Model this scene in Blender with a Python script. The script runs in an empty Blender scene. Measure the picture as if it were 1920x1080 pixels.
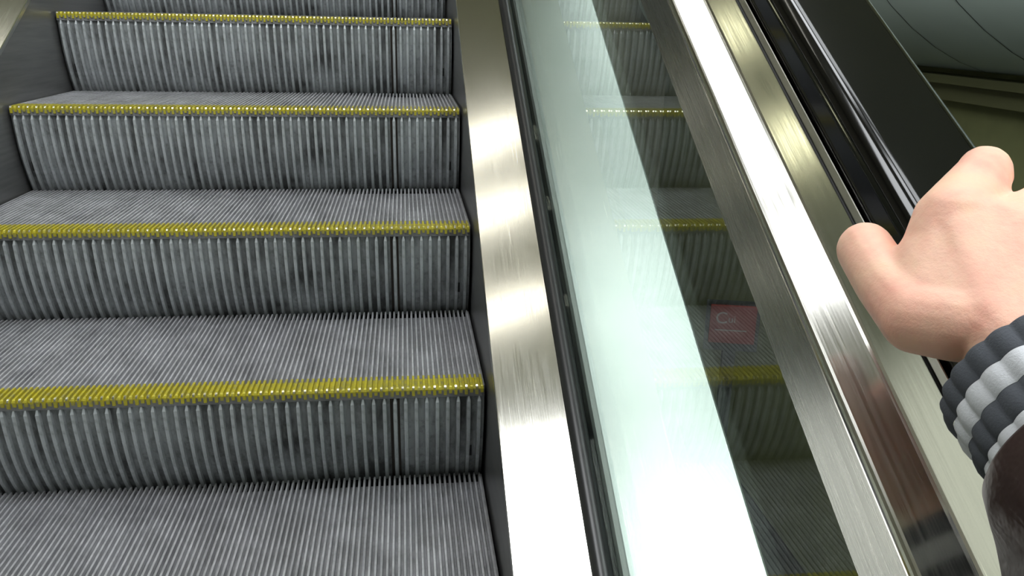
import bpy, bmesh, math, random
from mathutils import Vector, Matrix
random.seed(4)
C = bpy.context.scene.collection
T30 = math.tan(math.pi/6); C30 = math.cos(math.pi/6); S30 = 0.5

# ------------------------------------------------------------------ camera
cam_d = bpy.data.cameras.new('camera'); cam = bpy.data.objects.new('camera', cam_d); C.objects.link(cam)
cam.location = (0.37105, -1.36471, 0.60853)
cam.rotation_euler = (1.26593, -0.018911, -0.120054)
cam_d.sensor_width = 36.0; cam_d.lens = 1615.68/1920*36.0; cam_d.clip_start = 0.02
bpy.context.scene.camera = cam

# ------------------------------------------------------------------ exposure, world
sc = bpy.context.scene
sc.view_settings.view_transform = 'Standard'; sc.view_settings.look = 'None'
sc.view_settings.gamma = 1.0; sc.view_settings.exposure = 0.0
sc.view_settings.use_curve_mapping = False
w = bpy.data.worlds.new('world'); sc.world = w; w.use_nodes = True
w.node_tree.nodes['Background'].inputs[0].default_value = (0.75, 0.8, 0.8, 1)
w.node_tree.nodes['Background'].inputs[1].default_value = 0.55

# ------------------------------------------------------------------ materials
def srgb(r, g, b):
    f = lambda c: (c/255/12.92 if c/255 <= .04045 else ((c/255+.055)/1.055)**2.4)
    return (f(r), f(g), f(b), 1)
def mat(name, col, rough=.5, metal=0., spec=.5, aniso=0., emis=None, es=0., sss=0.):
    m = bpy.data.materials.new(name); m.use_nodes = True
    b = m.node_tree.nodes['Principled BSDF']
    b.inputs['Base Color'].default_value = col; b.inputs['Roughness'].default_value = rough
    b.inputs['Metallic'].default_value = metal; b.inputs['Specular IOR Level'].default_value = spec
    if aniso: b.inputs['Anisotropic'].default_value = aniso
    if emis: b.inputs['Emission Color'].default_value = emis; b.inputs['Emission Strength'].default_value = es
    if sss:
        b.inputs['Subsurface Weight'].default_value = sss; b.inputs['Subsurface Radius'].default_value = (.012, .005, .003)
        b.inputs['Subsurface Scale'].default_value = 1.0
    return m
def N(m, t, **kw):
    n = m.node_tree.nodes.new(t)
    for k, v in kw.items(): setattr(n, k, v)
    return n
def L(m, a, b): m.node_tree.links.new(a, b)
def bsdf(m): return m.node_tree.nodes['Principled BSDF']
def coords(m, scale, kind='Object'):
    tc = N(m, 'ShaderNodeTexCoord'); mp = N(m, 'ShaderNodeMapping')
    mp.inputs['Scale'].default_value = scale; L(m, tc.outputs[kind], mp.inputs[0]); return mp.outputs[0]
def noise(m, vec, scale, detail=4, rough=.6):
    n = N(m, 'ShaderNodeTexNoise'); n.inputs['Scale'].default_value = scale
    n.inputs['Detail'].default_value = detail; n.inputs['Roughness'].default_value = rough
    L(m, vec, n.inputs['Vector']); return n.outputs['Fac']
def ramp(m, fac, stops):
    r = N(m, 'ShaderNodeValToRGB'); e = r.color_ramp.elements
    e[0].position, e[0].color = stops[0]; e[1].position, e[1].color = stops[-1]
    for p, c in stops[1:-1]:
        x = e.new(p); x.color = c
    L(m, fac, r.inputs[0]); return r.outputs[0]
def bump(m, h, strength, dist=.001):
    b = N(m, 'ShaderNodeBump'); b.inputs['Strength'].default_value = strength; b.inputs['Distance'].default_value = dist
    L(m, h, b.inputs['Height']); L(m, b.outputs[0], bsdf(m).inputs['Normal'])

def brushed(name, col, rough, aniso, scr=.12):
    """stainless steel brushed along the slope: streaks run along +s, highlights spread across"""
    m = mat(name, col, rough, 1.0, aniso=aniso)
    v = coords(m, (1, 1, 1))
    # rotate object space so that Y runs along the incline
    mp = N(m, 'ShaderNodeMapping'); mp.vector_type = 'POINT'; mp.inputs['Rotation'].default_value = (-math.pi/6, 0, 0)
    L(m, v, mp.inputs[0])
    mp2 = N(m, 'ShaderNodeMapping'); mp2.inputs['Scale'].default_value = (1, .012, 1); L(m, mp.outputs[0], mp2.inputs[0])
    f = noise(m, mp2.outputs[0], 700, 3, .7)
    r = N(m, 'ShaderNodeMapRange'); r.inputs[1].default_value = .3; r.inputs[2].default_value = .7
    r.inputs[3].default_value = rough-.04; r.inputs[4].default_value = rough+.05
    L(m, f, r.inputs[0]); L(m, r.outputs[0], bsdf(m).inputs['Roughness'])
    # sparse long scratches
    mp3 = N(m, 'ShaderNodeMapping'); mp3.inputs['Scale'].default_value = (1, .03, 1); L(m, mp.outputs[0], mp3.inputs[0])
    g = noise(m, mp3.outputs[0], 160, 2, .5)
    cr = ramp(m, g, [(.0, col), (.70, col), (.74, (min(1, col[0]*1.5), min(1, col[1]*1.5), min(1, col[2]*1.5), 1))])
    L(m, cr, bsdf(m).inputs['Base Color'])
    bump(m, f, scr, .0003)
    cx = N(m, 'ShaderNodeCombineXYZ'); cx.inputs[0].default_value = 1.0; cx.inputs[2].default_value = .2
    L(m, cx.outputs[0], bsdf(m).inputs['Tangent'])
    return m

M_deck = brushed('brushed_stainless_deck', srgb(214, 212, 205), .19, .75)
M_prof = brushed('brushed_stainless_profile', srgb(196, 194, 188), .17, .45, .0)
M_side = brushed('darkened_stainless_side', srgb(112, 113, 105), .28, .3, .0)  # profile steel darkened: dim reflection of the down-facing side put into the colour
M_outer = mat('pale_outer_deck', srgb(205, 212, 206), .3, .85, .6)
v = coords(M_outer, (1, 1, 1)); f = noise(M_outer, v, 9, 3)
L(M_outer, ramp(M_outer, f, [(.3, srgb(196, 206, 201)), (.7, srgb(206, 214, 210))]), bsdf(M_outer).inputs['Base Color'])
M_skirt = mat('dark_coated_skirt', srgb(92, 92, 92), .3, .55)
v = coords(M_skirt, (1, .05, 1)); f = noise(M_skirt, v, 120)
L(M_skirt, ramp(M_skirt, f, [(.3, srgb(108, 108, 109)), (.7, srgb(126, 126, 125))]), bsdf(M_skirt).inputs['Base Color'])
M_gasket = mat('black_gasket_rubber', srgb(38, 38, 40), .32, 0, .5)
M_seal = mat('pale_grey_seal', srgb(190, 196, 192), .5)
M_rail = mat('black_handrail_rubber', srgb(6, 6, 7), .10, 0, .45)
M_black = mat('black_shadow_gap', srgb(12, 12, 12), .7)
M_alu_frame = mat('dark_step_frame', srgb(30, 30, 31), .6, .3)

def alu(name, lo, hi, rough, metal, grime, stain=False, streak=None, gk=.55):
    m = mat(name, hi, rough, metal)
    v = coords(m, (1, 1, 1)); f = noise(m, v, 55, 5, .7)
    base = ramp(m, f, [(.25, lo), (.5, hi), (.85, hi)])
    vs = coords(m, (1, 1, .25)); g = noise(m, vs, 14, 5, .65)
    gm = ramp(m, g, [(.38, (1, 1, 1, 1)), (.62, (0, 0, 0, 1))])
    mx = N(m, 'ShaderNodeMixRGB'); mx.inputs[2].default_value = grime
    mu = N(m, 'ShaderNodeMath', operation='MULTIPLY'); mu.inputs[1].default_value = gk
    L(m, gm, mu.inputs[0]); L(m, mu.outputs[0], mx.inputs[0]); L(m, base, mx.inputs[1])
    out = mx.outputs[0]
    if streak:       # each cleat worn a little differently along its length
        q = noise(m, coords(m, streak), 150, 3, .6)
        m3 = N(m, 'ShaderNodeMixRGB', blend_type='MULTIPLY'); m3.inputs[0].default_value = 1
        L(m, out, m3.inputs[1]); L(m, ramp(m, q, [(.3, (.62, .62, .64, 1)), (.5, (.9, .9, .9, 1)), (.68, (1, 1, 1, 1))]), m3.inputs[2]); out = m3.outputs[0]
    if stain:
        tc = N(m, 'ShaderNodeTexCoord'); sx = N(m, 'ShaderNodeSeparateXYZ'); L(m, tc.outputs['Object'], sx.inputs[0])
        a = N(m, 'ShaderNodeMath', operation='SUBTRACT'); a.inputs[1].default_value = .345; L(m, sx.outputs[0], a.inputs[0])
        b = N(m, 'ShaderNodeMath', operation='ABSOLUTE'); L(m, a.outputs[0], b.inputs[0])
        c = N(m, 'ShaderNodeMath', operation='LESS_THAN'); c.inputs[1].default_value = .0085; L(m, b.outputs[0], c.inputs[0])
        m2 = N(m, 'ShaderNodeMixRGB'); m2.inputs[2].default_value = srgb(40, 30, 20)
        L(m, c.outputs[0], m2.inputs[0]); L(m, out, m2.inputs[1]); out = m2.outputs[0]
    L(m, out, bsdf(m).inputs['Base Color'])
    bump(m, f, .25, .0006)
    return m
M_tread = alu('worn_aluminium_tread', srgb(176, 176, 180), srgb(206, 206, 210), .42, .35, srgb(150, 150, 152), streak=(1, .035, 1))
M_groove = alu('grimy_tread_groove', srgb(120, 120, 122), srgb(144, 144, 147), .6, .3, srgb(88, 88, 88))
M_riser = alu('worn_aluminium_riser_cleat', srgb(150, 154, 155), srgb(194, 199, 202), .45, .3, srgb(104, 106, 104), streak=(1, .035, .035), gk=.75)
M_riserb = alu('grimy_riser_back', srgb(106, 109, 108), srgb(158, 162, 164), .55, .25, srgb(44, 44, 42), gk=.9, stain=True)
M_yellow = mat('worn_yellow_paint', srgb(196, 186, 30), .38, .15)
v = coords(M_yellow, (1, 1, 1)); f = noise(M_yellow, v, 60, 5, .75)
L(M_yellow, ramp(M_yellow, f, [(.30, srgb(142, 138, 104)), (.5, srgb(178, 168, 52)), (.75, srgb(206, 192, 38))]), bsdf(M_yellow).inputs['Base Color'])
M_tip = mat('bare_worn_cleat_tip', srgb(225, 222, 205), .22, 1.0)

def glass_mat():
    m = bpy.data.materials.new('clear_balustrade_glass'); m.use_nodes = True; nt = m.node_tree
    nt.nodes.remove(nt.nodes['Principled BSDF']); out = nt.nodes['Material Output']
    fr = N(m, 'ShaderNodeFresnel'); ge = N(m, 'ShaderNodeNewGeometry')
    mr = N(m, 'ShaderNodeMapRange'); mr.inputs[3].default_value = 1.55; mr.inputs[4].default_value = 1/1.55   # thin pane: same reflectance from inside the slab
    L(m, ge.outputs['Backfacing'], mr.inputs[0]); L(m, mr.outputs[0], fr.inputs[0])
    tr = N(m, 'ShaderNodeBsdfTransparent'); tr.inputs[0].default_value = (.93, .975, .95, 1)
    gl = N(m, 'ShaderNodeBsdfGlossy'); gl.inputs['Roughness'].default_value = .0; gl.inputs[0].default_value = (.84, .86, .83, 1)
    mx = N(m, 'ShaderNodeMixShader'); L(m, fr.outputs[0], mx.inputs[0]); L(m, tr.outputs[0], mx.inputs[1]); L(m, gl.outputs[0], mx.inputs[2])
    L(m, mx.outputs[0], out.inputs[0]); return m
M_glass = glass_mat()

M_ceil = mat('ceiling_panel_paint', srgb(228, 226, 200), .6)
M_wall = mat('olive_wall_tile', srgb(118, 124, 92), .55)
v = coords(M_wall, (1, 1, 1)); f = noise(M_wall, v, 3, 3)
L(M_wall, ramp(M_wall, f, [(.3, srgb(122, 126, 88)), (.7, srgb(140, 144, 100))]), bsdf(M_wall).inputs['Base Color'])
M_ledge = mat('olive_ledge', srgb(112, 114, 82), .5)
M_duct = mat('teal_grey_cladding', srgb(196, 212, 206), .5)
M_seam = mat('cladding_seam', srgb(58, 68, 66), .6)
M_floor = mat('dark_floor', srgb(20, 20, 18), .6)
M_leftwall = mat('left_wall_paint', srgb(160, 156, 136), .6)
M_lampbody = mat('lamp_housing', srgb(180, 180, 180), .5)
M_red = mat('red_notice', srgb(104, 22, 12), .5)
M_white = mat('white_notice_lettering', srgb(130, 126, 124), .5)
M_post = mat('dark_metal_post', srgb(46, 46, 44), .45, .3)

# ------------------------------------------------------------------ mesh helpers
def link_mesh(name, verts, faces, m=None, parent=None, smooth=False, loc=None):
    me = bpy.data.meshes.new(name); me.from_pydata([tuple(v) for v in verts], [], faces); me.update()
    if m is not None: me.materials.append(m)
    if smooth:
        for p in me.polygons: p.use_smooth = True
    o = bpy.data.objects.new(name, me); C.objects.link(o)
    if parent is not None: o.parent = parent
    if loc: o.location = loc
    return o
def empty(name, loc, label, cat, group=None):
    o = bpy.data.objects.new(name, None); o.empty_display_size = .1; C.objects.link(o); o.location = loc
    return tag(o, label, cat, group)
def tag(o, label=None, cat=None, group=None, kind=None):
    if label: o['label'] = label
    if cat: o['category'] = cat
    if group: o['group'] = group
    if kind: o['kind'] = kind
    return o
def box_vf(x0, x1, y0, y1, z0, z1, off=0):
    v = [(x0,y0,z0),(x1,y0,z0),(x1,y1,z0),(x0,y1,z0),(x0,y0,z1),(x1,y0,z1),(x1,y1,z1),(x0,y1,z1)]
    f = [(0,3,2,1),(4,5,6,7),(0,1,5,4),(1,2,6,5),(2,3,7,6),(3,0,4,7)]
    return v, [tuple(i+off for i in q) for q in f]
def box(name, x0, x1, y0, y1, z0, z1, m, parent=None):
    v, f = box_vf(x0, x1, y0, y1, z0, z1); return link_mesh(name, v, f, m, parent)
def sweep(name, prof, y0, y1, m, parent=None, side=1, smooth=True, closed=True, ang=35):
    """prof: closed list of (x, v); v is the vertical height over the step-nose line; runs up the 30 degree slope"""
    n = len(prof); V = []; F = []
    for y in (y0, y1):
        for x, vv in prof: V.append((x*side, y, y*T30+vv))
    for i in range(n):
        j = (i+1) % n
        F.append((i, i+n, j+n, j))
    F.append(tuple(range(n))); F.append(tuple(range(2*n-1, n-1, -1)))
    o = link_mesh(name, V, F, m, parent)
    bm = bmesh.new(); bm.from_mesh(o.data); bmesh.ops.recalc_face_normals(bm, faces=bm.faces)
    if smooth:
        for f in bm.faces: f.smooth = len(f.verts) == 4
        for e in bm.edges:
            if len(e.link_faces) == 2 and e.calc_face_angle(0) > math.radians(ang): e.smooth = False
    bm.to_mesh(o.data); bm.free(); return o
def arc(cx, cv, r, a0, a1, n, rv=None):
    rv = r if rv is None else rv
    return [(cx+r*math.cos(math.radians(a0+(a1-a0)*i/n)), cv+rv*math.sin(math.radians(a0+(a1-a0)*i/n))) for i in range(n+1)]

# ------------------------------------------------------------------ the setting
Y0, Y1 = -3.0, 5.0
VC = 2.9
def slab(name, x0, x1, y0, y1, va, vb, m):      # sloped slab
    return sweep(name, [(x0,va),(x1,va),(x1,vb),(x0,vb)], y0, y1, m, smooth=False)
o = slab('ceiling', -2.6, 3.7, Y0-.5, 9.0, VC+.05, VC+.2, M_ceil); tag(o, kind='structure')
o = box('wall_left', -2.75, -2.6, Y0-.5, 9.0, -3.6, 8.5, M_leftwall); tag(o, kind='structure')
o = box('wall_right', 3.5, 3.7, Y0-.5, 9.0, -3.6, 8.5, M_wall); tag(o, kind='structure')
o = box('wall_far', -2.75, 3.7, 9.0, 9.2, -3.6, 8.5, M_leftwall); tag(o, kind='structure')
o = box('floor', -2.75, 3.7, Y0-.5, 9.0, -3.7, -3.6, M_floor); tag(o, kind='structure')
# ledge running level along the right wall, and the rounded cladding above it
o = box('trim_1', 3.42, 3.5, Y0, 8.5, .205, .30, M_ledge); tag(o, kind='structure')
o = box('trim_2', 3.36, 3.5, Y0, 8.5, .30, .345, M_ledge); tag(o, kind='structure')
root = bpy.data.objects.new('trim_3', None); C.objects.link(root); root.location = (3.5, 2.7, .35); tag(root, kind='structure')
def bulk(a):      # profile of the rounded bulkhead, local to its root
    return (-.62*math.sin(a), .78-.76*math.cos(a))
V = []; F = []; na = 16; ny = 2
for iy, y in enumerate((-5.6, 5.7)):
    for k in range(na+1):
        a = math.pi*k/na; x, z = bulk(a); V.append((x, y, z))
for k in range(na): F.append((k, k+1, k+na+2, k+na+1))
link_mesh('curved_shell', V, F, M_duct, root, smooth=True)
for q in range(16):                       # slanted seams as thin raised cover strips following the curve
    V = []; F = []
    for k in range(na+1):
        a = math.pi*k/na; x, z = bulk(a); yy = -4.6+q*.6+(z*.95)
        nx = -math.sin(a); nz = -math.cos(a)
        for dy in (-.004, .004): V.append((x+nx*.004, yy+dy, z+nz*.004))
    for k in range(na): F.append((2*k, 2*k+1, 2*k+3, 2*k+2))
    link_mesh('seam', V, F, M_seam, root)

# luminaires below the ceiling
def lamp(x0, x1, y0, y1, strength, col, label, grp):
    cx, cy = (x0+x1)/2, (y0+y1)/2
    r = empty('ceiling_light', (cx, cy, cy*T30+VC), label, 'ceiling light', grp)
    def sl(nm, a, b, c, d, va, vb, m):
        V = []
        for y in (c, d):
            for x, vv in ((a, va), (b, va), (b, vb), (a, vb)): V.append((x-cx, y-cy, (y-cy)*T30+vv))
        F = [(0,1,2,3),(7,6,5,4),(0,4,5,1),(1,5,6,2),(2,6,7,3),(3,7,4,0)]
        return link_mesh(nm, V, F, m, r)
    sl('housing', x0-.03, x1+.03, y0-.03, y1+.03, -.02, .05, M_lampbody)
    m = mat('lit_diffuser', (1, 1, 1, 1), .5, emis=col, es=strength)
    sl('diffuser', x0, x1, y0, y1, -.035, -.021, m)
WARM = (1, .97, .86, 1); COOL = (.95, .98, 1, 1)
G = 'ceiling lights over the escalator'
lamp(-.85, .15, 1.95, 2.07, 10, WARM, 'narrow crosswise ceiling light, highest over the steps', G)
lamp(-.85, .15, 1.35, 1.44, 10, WARM, 'narrow crosswise ceiling light, second highest over the steps', G)
lamp(-.85, .15, .66, .73, 10, WARM, 'thin crosswise ceiling light, lowest of the narrow ones', G)
lamp(-.85, .15, -1.05, -.08, 11, COOL, 'wide ceiling light panel over the rider', G)
lamp(.62, 1.0, -.17, 2.6, 10.5, COOL, 'long ceiling light running up the slope above the right handrail', G)
lamp(.62, 1.0, -.62, -.42, 10.5, COOL, 'short square ceiling light above the right handrail', G)
lamp(2.2, 2.5, 2.6, 6.0, 18, COOL, 'long added light near the right wall, brightening wall and cladding', G)  # added lamp without a known fitting, lightens the right wall and cladding
lamp(1.2, 1.95, .05, 1.1, 5, COOL, 'broad ceiling light above the outer deck, upper of the two', G)
lamp(1.2, 1.95, -2.6, -.2, 6.5, COOL, 'broad ceiling light above the outer deck, lower of the two', G)

# lights on the left wall, mirrored in the steel of the right handrail guide
def wall_light(y, z, label):
    r = empty('wall_light', (-2.6, y, z), label, 'wall light', 'round wall lights')
    for nm, rad, x0, x1, m in (('base', .17, .0, .03, M_lampbody), ('globe', .15, .03, .07, M_globe)):
        V = []; F = []; n = 24
        for x, q in ((x0, 1), (x1, .9)):
            for k in range(n): V.append((x, rad*q*math.cos(2*math.pi*k/n), rad*q*math.sin(2*math.pi*k/n)))
        for k in range(n): F.append((k, (k+1) % n, n+(k+1) % n, n+k))
        F += [tuple(range(n))[::-1], tuple(range(n, 2*n))]
        link_mesh(nm, V, F, m, r)
M_globe = mat('warm_lit_globe', (1, 1, 1, 1), .5, emis=(1, .9, .62, 1), es=9)
wall_light(3.74, 2.05, 'round warm wall light, upper of the two on the left wall')
wall_light(2.67, 1.45, 'round warm wall light, lower of the two on the left wall')
M_panel = mat('added_cream_glow', (1, 1, 1, 1), .5, emis=(1, .93, .78, 1), es=.75)  # invented glowing panel, added for the cream reflection in the handrail guide
r = empty('added_glow_panel', (-2.6, .7, -.1), 'invented glowing cream panel low on the left wall, out of view', 'added glow panel')
box('frame', 0, .03, -.75, .55, -.35, .95, M_lampbody, r); box('lit_face', .0305, .035, -.72, .52, -.32, .92, M_panel, r)

# ------------------------------------------------------------------ escalator steps
Lt = .4; HP = Lt*C30; VP = Lt*S30; HW = .5
NT = 110; PT = 2*HW/NT; NR = 55; PR = 2*HW/NR
def ry(z):            # riser curve: z <= 0, recedes as it drops
    s = min(1., -z/Lt); return Lt*(1-math.sqrt(max(0, 1-s*s)))
CH = .009
def comb(x0s, w, y0, y1, ztop, zbot, taper=.7):
    V = []; F = []
    for x in x0s:
        b = len(V); h = w/2; t = h*taper
        V += [(x-h,y0,zbot),(x+h,y0,zbot),(x+t,y0,ztop),(x-t,y0,ztop),(x-h,y1,zbot),(x+h,y1,zbot),(x+t,y1,ztop),(x-t,y1,ztop)]
        F += [tuple(b+i for i in q) for q in ((0,1,2,3),(7,6,5,4),(1,5,6,2),(2,6,7,3),(3,7,4,0))]
    return V, F
XT = [-HW+PT*(i+.5) for i in range(NT)]
YB = .052
tread_v = comb(XT, .0046, YB, Lt+.003, 0, -CH)
# yellow nosing: cleat fronts that round over and drop
def nosing():
    V = []; F = []
    for i, x in enumerate(XT):
        lowtip = .000 if i % 2 else .003
        prof = [(YB, 0), (.004, 0), (.0012, -.0015), (-.0003, -.005), (.0005, -.013-lowtip), (.007, -.015-lowtip)]
        b = len(V); n = len(prof); h = .0025
        for sx in (-1, 1):
            for y, z in prof: V.append((x+sx*h*(.75 if z > -.001 else 1), y, z))
        for k in range(n-1): F.append((b+k, b+k+n, b+k+1+n, b+k+1))
        # sides down to the plate
        c = len(V)
        for sx in (-1, 1): V += [(x+sx*h, YB, -CH-.002), (x+sx*h, .006, -CH-.002)]
        for s, bb, cc in ((0, b, c), (1, b+n, c+2)):
            q = [bb, bb+1, bb+2, bb+3, bb+4, bb+5, cc+1, cc]
            F.append(tuple(q if s else q[::-1]))
    return V, F
nose_v = nosing()
def tips():           # bare worn spots on every second cleat nose
    V = []; F = []
    for i, x in enumerate(XT):
        if i % 2: continue
        b = len(V); h = .0019
        V += [(x-h, .0052, .0004), (x+h, .0052, .0004), (x+h, .0010, -.0012), (x-h, .0010, -.0012), (x-h*.8, -.0008, -.004), (x+h*.8, -.0008, -.004), (x, .004, -.006)]
        F += [(b, b+3, b+2, b+1), (b+3, b+4, b+5, b+2), (b, b+6, b+4, b+3), (b+1, b+2, b+5, b+6), (b, b+1, b+6), (b+4, b+6, b+5)]
    return V, F
tip_v = tips()
def plate():          # tread plate between the cleats
    V, F = box_vf(-HW, HW, .004, Lt-.016, -CH-.012, -CH)
    return V, F
ZR = [-.014-(VP-.014+.012)*k/10 for k in range(11)]
def riser_plate():
    V = []; F = []
    for z in ZR:
        y = ry(z)+.0085
        V += [(-HW, y, z), (HW, y, z)]
    n = len(ZR)
    for z in ZR:
        y = ry(z)+.0145
        V += [(-HW, y, z), (HW, y, z)]
    for k in range(n-1):
        F += [(2*k, 2*k+2, 2*k+3, 2*k+1), (2*n+2*k, 2*n+2*k+1, 2*n+2*k+3, 2*n+2*k+2),
              (2*k, 2*n+2*k, 2*n+2*k+2, 2*k+2), (2*k+1, 2*k+3, 2*n+2*k+3, 2*n+2*k+1)]
    return V, F
def rcleat():
    V = []; F = []
    zz = [-.018]+[ -.030-(VP-.030+.006)*k/6 for k in range(7)]
    for i, z in enumerate(zz):
        y = ry(z); h = .0036 if i else .001; yf = y+.0005 if i else y+.005
        V += [(-h*1.15, y+.0088, z), (-h*.8, yf, z), (h*.8, yf, z), (h*1.15, y+.0088, z)]
    n = len(zz)
    for k in range(n-1):
        for q in range(3): F.append((4*k+q, 4*k+4+q, 4*k+5+q, 4*k+1+q))
    F.append((0, 1, 2, 3)); F.append((4*n-1, 4*n-2, 4*n-3, 4*n-4))
    return V, F
ME = {}
def mesh_of(key, vf, m, smooth=False):
    me = bpy.data.meshes.new(key); me.from_pydata([tuple(v) for v in vf[0]], [], vf[1]); me.materials.append(m)
    bm = bmesh.new(); bm.from_mesh(me); bmesh.ops.recalc_face_normals(bm, faces=bm.faces)
    if smooth:
        for f in bm.faces: f.smooth = True
    bm.to_mesh(me); bm.free(); ME[key] = me
mesh_of('tread_cleats', tread_v, M_tread); mesh_of('yellow_nosing', nose_v, M_yellow); mesh_of('worn_tips', tip_v, M_tip)
mesh_of('tread_plate', plate(), M_groove); mesh_of('riser_plate', riser_plate(), M_riserb); mesh_of('riser_cleat', rcleat(), M_riser)
mesh_of('step_bracket', box_vf(-.005, .005, .03, .36, -.15, -CH-.0125), M_alu_frame)
mesh_of('nosing_bed', box_vf(-HW+.001, HW-.001, .0045, YB, -.012, -.0068), M_yellow)
mesh_of('side_rim', box_vf(-.0022, .0022, .004, Lt-.002, -CH-.012, -.001), M_groove)
STEP_LABEL = {
 -2: 'ribbed escalator step just below the bottom edge of the picture',
 -1: 'ribbed grey escalator step at the bottom, only its tread in view',
 0: 'nearest escalator step with broad bright yellow nosing and full riser',
 1: 'second full escalator step from the bottom, yellow nosing at mid height',
 2: 'third escalator step up, its yellow nosing running the full width beside the left skirt',
 3: 'fourth escalator step up, thin yellow edge near the top',
 4: 'highest escalator step, only the lower riser showing at the top edge',
 5: 'ribbed escalator step hidden above the highest visible riser',
}
for i in range(-2, 6):
    r = empty('escalator_step', (0, i*HP, i*VP), STEP_LABEL[i], 'escalator step', 'steps of the escalator')
    def add(key, x=0):
        o = bpy.data.objects.new(key, ME[key]); C.objects.link(o); o.parent = r; o.location = (x, 0, 0); return o
    add('tread_plate'); tag(add('tread_cleats'), kind='stuff'); tag(add('yellow_nosing'), 'worn yellow painted nosing'); tag(add('nosing_bed'), 'yellow paint between the front cleats')
    tag(add('worn_tips'), 'bare shiny cleat tips', kind='stuff'); add('riser_plate'); add('step_bracket', HW-.025); add('step_bracket', -HW+.025); add('side_rim', HW-.0022); add('side_rim', -HW+.0022)
    for k in range(NR): add('riser_cleat', -HW+PR*(k+.5))

# ------------------------------------------------------------------ balustrades
GX = .636
def balustrade(side, lab):
    where = 'right' if side > 0 else 'left'
    r = empty('escalator_balustrade', (side*.6, 0, 0), lab, 'balustrade')
    def sw(nm, prof, m, **k):
        o = sweep(nm, prof, Y0, Y1, m, r, side, **k)
        o.matrix_parent_inverse = Matrix.Translation((-side*.6, 0, 0)); return o
    sw('skirt_panel', [(.5055, -.32), (.5055, .11), (.509, .11), (.509, -.32)], M_skirt, smooth=False)
    deck = [(.5045, .098), (.5045, .109)] + [(.5055, .111)] + [(.607, .138), (.607, .128), (.5075, .1)]
    sw('inner_deck', deck, M_deck, smooth=False)
    g = [(.6075, .120), (.6075, .138)] + arc(.6218, .1400, .0138, 165, 15, 9, .012) + [(.6358, .142), (.6358, .120)]
    sw('rubber_gasket', g, M_gasket)
    sw('glass_panel', [(GX, .10), (GX+.012, .10), (GX+.012, .865), (GX, .865)], M_glass, smooth=False)
    sw('glass_seal', [(.6482, .12), (.6482, .143), (.654, .142), (.658, .138), (.658, .12)], M_seal)
    sw('outer_deck', [(.658, .13), (.658, .139), (.845, .139), (.849, .135), (.849, -.5), (.843, -.5), (.843, .13)], M_outer, smooth=False)
    # stainless handrail guide above the glass
    pr = [(.6335, .862), (.634, .848)] + [(.6345, .8475)]
    guide = [(.6352, .870), (.6340, .8485), (.6330, .8490)]
    edge = [(.6122, .944), (.6117, .9465), (.6116, .949), (.6121, .9511), (.6132, .9525), (.6147, .9532)]
    f2 = [(.6375, .9600), (.6392, .9609), (.6402, .9628)]
    f3 = [(.6478, .9890)]
    grv = [(.6480, .9896), (.6488, .9875), (.6496, .9880), (.6494, .9918)]
    st = [(.6512, .9965), (.6518, .9968)]
    back = [(.6524, .9950), (.6524, .985), (.7300, .985), (.7300, .955), (.70, .93), (.662, .90), (.662, .8485), (.6500, .8485), (.6500, .870)]
    o = sw('handrail_guide', guide+edge+f2+f3+grv+st+back, M_prof, smooth=False)
    o.data.materials.append(M_side)  # inner face takes the steel with shade in its colour
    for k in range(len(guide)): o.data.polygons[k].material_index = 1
    sw('guide_joint', [(.6481, .9893), (.6494, .9880), (.6493, .9905), (.6484, .9899)], M_black, smooth=False)
    # handrail moves on its own
    cx, cv = .695, 1.012
    lip = [(.670, .9905), (.660, .9915), (.6540, .9965), (.6525, 1.006)]
    top = arc(.6665, 1.0165, .0140, 172, 93, 18, .0185) + [(.6670, 1.0350), (.695, 1.0350), (.7195, 1.0350)] + arc(.7200, 1.0165, .0140, 87, 8, 12, .0185)
    lip2 = [(.7340, 1.006), (.7335, .9965), (.728, .9915), (.718, .9905)]
    h = sweep('handrail', lip+top+lip2, Y0, Y1, M_rail, None, side, ang=60)
    wn = h.modifiers.new('weighted', 'WEIGHTED_NORMAL'); wn.keep_sharp = True; wn.weight = 100
    tag(h, 'black rubber handrail %s' % ('gripped by the hand on the right' if side > 0 else 'on the left balustrade'), 'handrail', 'escalator handrails')
balustrade(1, 'right escalator balustrade with brushed steel deck, glass and steel guide')
balustrade(-1, 'left escalator balustrade, its steel deck showing in the top left corner')

t = sweep('truss_light_block', [(-.80, -.9), (.80, -.9), (.80, -.36), (.79, -.36), (.79, -.88), (-.79, -.88), (-.79, -.36), (-.80, -.36)], Y0, Y1, M_black, smooth=False)  # unseen trough added so world light cannot leak up between the steps
tag(t, 'unseen dark trough added under the escalator steps to block light from below', 'light block')
# notice beyond the outer deck, seen through the glass
r = empty('notice_board', (1.40, 1.125, -3.6), 'small red notice on a dark post, seen through the glass beyond the outer deck', 'notice')
box('post', -.02, .02, .012, .05, 0, 3.33, M_post, r)
pl = box('red_plate', -.072, .072, -.004, .008, 3.22, 3.345, M_red, r)
box('backing_plate', -.085, .085, .008, .012, 3.19, 3.36, M_post, r)
def lettering(txt, size, x, z):
    cu = bpy.data.curves.new('lettering', 'FONT'); cu.body = txt; cu.size = size; cu.extrude = .0008
    t = bpy.data.objects.new('tmp', cu); C.objects.link(t)
    dg = bpy.context.evaluated_depsgraph_get(); me = bpy.data.meshes.new_from_object(t.evaluated_get(dg)); bpy.data.objects.remove(t)
    me.transform(Matrix.Translation((x, -.0052, z)) @ Matrix.Rotation(math.pi/2, 4, 'X')); me.materials.clear(); me.materials.append(M_white)
    o = bpy.data.objects.new('lettering', me); C.objects.link(o); o.parent = pl; return o
lettering('C', .055, -.056, 3.287); lettering('ui', .034, -.016, 3.291)
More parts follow.
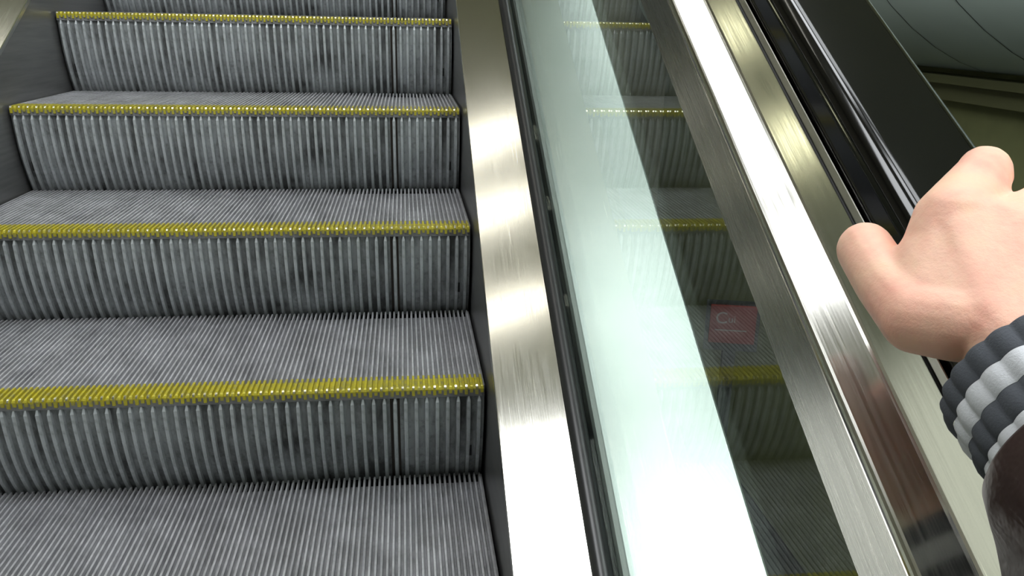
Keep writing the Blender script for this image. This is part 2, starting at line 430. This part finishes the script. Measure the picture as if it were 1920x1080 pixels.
box('white_rule', -.055, .045, -.0052, -.004, 3.262, 3.266, M_white, pl)
r.rotation_euler = (0, 0, -.25)

# ------------------------------------------------------------------ the rider's arm

HAND = {
 'wr1': (0.6404,-1.0132,0.4770,0.0177),
 'wr2': (0.6560,-1.0343,0.4689,0.0170),
 'thumb_cmc': (0.6299,-1.0077,0.4732,0.0183),
 'thumb_mcp': (0.6178,-0.9938,0.4712,0.0173),
 'thumb_ip': (0.6182,-0.9609,0.4802,0.0155),
 'thumb_tip': (0.6216,-0.9321,0.4898,0.0153),
 'web': (0.6341,-0.9707,0.4895,0.0200),
 'i_mcp': (0.6513,-0.9621,0.5105,0.0217),
 'i_pip': (0.6817,-0.9346,0.5304,0.0149),
 'i_dip': (0.6947,-0.9174,0.5303,0.0148),
 'i_tip': (0.7182,-0.8876,0.5225,0.0148),
 'm_mcp': (0.6690,-0.9784,0.5051,0.0216),
 'm_pip': (0.6972,-0.9644,0.5182,0.0149),
 'm_dip': (0.7243,-0.9338,0.5159,0.0147),
 'm_tip': (0.7576,-0.8959,0.5028,0.0145),
 'r_mcp': (0.6875,-0.9917,0.4934,0.0205),
 'r_pip': (0.7158,-0.9807,0.5038,0.0140),
 'r_dip': (0.7479,-0.9478,0.4978,0.0142),
 'r_tip': (0.7760,-0.9180,0.4850,0.0137),
 'p_mcp': (0.7033,-1.0031,0.4789,0.0189),
 'p_pip': (0.7287,-0.9952,0.4854,0.0124),
 'p_dip': (0.7596,-0.9661,0.4772,0.0127),
 'p_tip': (0.7825,-0.9438,0.4651,0.0124),
}
M_skin = mat('pale_pink_skin', srgb(232, 176, 150), .5, 0, .35, sss=.25)
v = coords(M_skin, (1, 1, 1)); f = noise(M_skin, v, 28, 4, .6)
L(M_skin, ramp(M_skin, f, [(.3, srgb(240, 178, 158)), (.5, srgb(247, 198, 174)), (.7, srgb(248, 206, 176))]), bsdf(M_skin).inputs['Base Color'])
f2 = noise(M_skin, coords(M_skin, (1, 1, 1)), 95, 6, .72); bump(M_skin, f2, .35, .0022)
M_kdark = mat('dark_grey_knit', srgb(88, 91, 98), .9, 0, .2)
M_kwhite = mat('white_knit', srgb(214, 216, 222), .9, 0, .2)
for m_ in (M_kdark, M_kwhite):
    bump(m_, noise(m_, coords(m_, (1, 1, 1)), 900, 3, .7), .6, .0006)
M_jacket = mat('dark_brown_jacket_cloth', srgb(52, 35, 33), .5, 0, .4)
bump(M_jacket, noise(M_jacket, coords(M_jacket, (1, 1, 1)), 30, 4, .55), .5, .006)

def sphere_pts(c, r, n=8):
    P = []
    for i in range(1, n):
        t = math.pi*i/n
        for k in range(2*n):
            a = math.pi*k/n; P.append((c[0]+r*math.sin(t)*math.cos(a), c[1]+r*math.sin(t)*math.sin(a), c[2]+r*math.cos(t)))
    P += [(c[0], c[1], c[2]+r), (c[0], c[1], c[2]-r)]; return P
def hull_into(dst, balls):
    bm = bmesh.new()
    for c in balls:
        for q in sphere_pts(c[:3], c[3]): bm.verts.new(q)
    res = bmesh.ops.convex_hull(bm, input=bm.verts)
    junk = [e for e in res['geom_interior'] if isinstance(e, bmesh.types.BMVert)]
    bmesh.ops.delete(bm, geom=junk, context='VERTS')
    me = bpy.data.meshes.new('tmp'); bm.to_mesh(me); bm.free(); dst.from_mesh(me); bpy.data.meshes.remove(me)
def organic(name, chains, m, parent, voxel=.0016, it=8):
    bm = bmesh.new()
    for balls in chains: hull_into(bm, balls)
    me = bpy.data.meshes.new(name); bm.to_mesh(me); bm.free()
    o = bpy.data.objects.new('tmp', me); C.objects.link(o)
    rm = o.modifiers.new('r', 'REMESH'); rm.mode = 'VOXEL'; rm.voxel_size = voxel
    sm = o.modifiers.new('s', 'SMOOTH'); sm.iterations = it; sm.factor = .5
    dg = bpy.context.evaluated_depsgraph_get(); me2 = bpy.data.meshes.new_from_object(o.evaluated_get(dg))
    bpy.data.objects.remove(o); me2.name = name; me2.materials.clear(); me2.materials.append(m)
    for p in me2.polygons: p.use_smooth = True
    o2 = bpy.data.objects.new(name, me2); C.objects.link(o2)
    if parent is not None:
        o2.parent = parent; o2.matrix_parent_inverse = Matrix.Translation(-parent.location)
    return o2
person = empty('person', (.70, -1.45, -.85), 'person gripping the right handrail, dark brown jacket sleeve over striped knit cuff', 'person')
H = {k: Vector(v) for k, v in HAND.items()}
def hb(k, s=1., d=(0, 0, 0)):
    q = HAND[k]; return (q[0]+d[0], q[1]+d[1], q[2]+d[2], q[3]*s)
def mid(a, b, t, r):
    A, B = HAND[a], HAND[b]; return tuple(A[i]*(1-t)+B[i]*t for i in range(3))+(r,)
C0 = Vector((.6530, -1.033, .4580)); U = Vector((.03, -.925, -.371)).normalized()
FA = [tuple(C0+U*s)+(rr,) for s, rr in ((.03, .026), (.09, .030), (.2, .036))]
chains = [
 [hb('wr1'), hb('wr2'), hb('thumb_cmc', .9), hb('p_mcp', .8), hb('web', .85)],
 [hb('wr1'), hb('wr2'), hb('i_mcp', .92), hb('m_mcp', .92)],
 [hb('wr2'), hb('m_mcp', .92), hb('r_mcp', .92), hb('p_mcp', .92)],
 [hb('wr1'), hb('i_mcp', .85), hb('web', .9), hb('thumb_mcp', .8)],
 [hb('i_pip', 1.0), hb('i_mcp', 1.0), mid('i_mcp', 'web', .4, .0195)],
 [hb('thumb_cmc'), hb('thumb_mcp')], [hb('thumb_mcp'), hb('thumb_ip')], [hb('thumb_ip'), hb('thumb_tip')],
 [hb('wr1'), hb('wr2'), FA[0]], [FA[0], FA[1]], [FA[1], FA[2]],
]
for f in 'imrp':
    chains += [[hb(f+'_mcp', .95), hb(f+'_pip')], [hb(f+'_pip'), hb(f+'_dip')], [hb(f+'_dip'), hb(f+'_tip')]]
    chains += [[hb(f+'_mcp', .55, (0, -.001, .009)), hb(f+'_mcp', .5, (0, .004, .009))]]
organic('hand', chains, M_skin, person)

# cuff and sleeve: tubes along the forearm, pressed flat where they rest on the handrail
side_v = U.cross(Vector((0, 0, 1))).normalized(); up_v = side_v.cross(U).normalized()
def rest(p):
    vv = p.z-p.y*T30
    lim = 1.041 if p.x > .652 else (.93+ (p.x-.60)*1.6 if p.x > .60 else -9)
    if p.x > .75: lim = -9
    if vv < lim: p.z += lim-vv
    return p
def tube(rings, nseg, rib=0., nrib=0, closed_ends=False):
    V = []; F = []
    for (s, ru, rs, du) in rings:
        c = C0+U*s+up_v*du
        for k in range(nseg):
            a = 2*math.pi*k/nseg; w_ = 1+rib*abs(math.sin(nrib*a/2))-rib*.5
            V.append(rest(c+side_v*(rs*w_*math.cos(a))+up_v*(ru*w_*math.sin(a))))
    n = len(rings)
    for i in range(n-1):
        for k in range(nseg):
            k2 = (k+1) % nseg; F.append((i*nseg+k, i*nseg+k2, (i+1)*nseg+k2, (i+1)*nseg+k))
    return V, F
def child(name, vf, m, parent, smooth=True):
    o = link_mesh(name, vf[0], vf[1], m, parent, smooth)
    base = Vector(parent.location)
    if parent.parent: base = Vector((0, 0, 0)); 
    o.matrix_parent_inverse = Matrix.Translation(-Vector(person.location)) if parent is person else Matrix.Identity(4)
    bm = bmesh.new(); bm.from_mesh(o.data); bmesh.ops.recalc_face_normals(bm, faces=bm.faces); bm.to_mesh(o.data); bm.free()
    return o
RC = .0425
core = child('knit_cuff', tube([(.000, RC-.006, RC-.006, 0), (.001, RC-.0035, RC-.0035, 0), (.03, RC-.002, RC-.002, 0), (.07, RC-.002, RC-.002, 0)], 96), M_kdark, person)
bw = .0125
for b in range(5):
    s0 = b*bw
    rg = [(s0+.0001, RC-.0005, RC-.0005, 0), (s0+.0015, RC, RC, 0), (s0+bw*.5, RC+.0006, RC+.0006, 0), (s0+bw-.0015, RC, RC, 0), (s0+bw-.0001, RC-.0005, RC-.0005, 0)]
    o = child('knit_band', tube(rg, 264, .04, 22), M_kwhite if b % 2 else M_kdark, core)
    tag(o, 'white ribbed band' if b % 2 else 'dark grey ribbed band')
RS = [(.045, .042, .042, 0), (.0445, .0465, .0465, 0), (.047, .049, .049, 0), (.06, .0515, .0515, -.001), (.08, .055, .056, -.002), (.11, .058, .060, -.004), (.15, .062, .065, -.006), (.2, .064, .066, -.008), (.27, .070, .072, -.01), (.36, .075, .078, -.01), (.55, .082, .086, -.012), (.56, .05, .05, -.012), (.561, .002, .002, -.012)]
sv, sf = tube(RS, 96)
V = []
for i, q in enumerate(sv):
    ring = i//96; k = i % 96
    if ring >= 3:
        a = 2*math.pi*k/96; s = RS[ring][0]
        amp = .004*math.sin(3*a+s*60)+.003*math.sin(5*a-s*95+1)
        c = C0+U*s; d_ = (q-c).normalized(); q = rest(q+d_*amp)
    V.append(q)
child('jacket_sleeve', (V, sf), M_jacket, person)
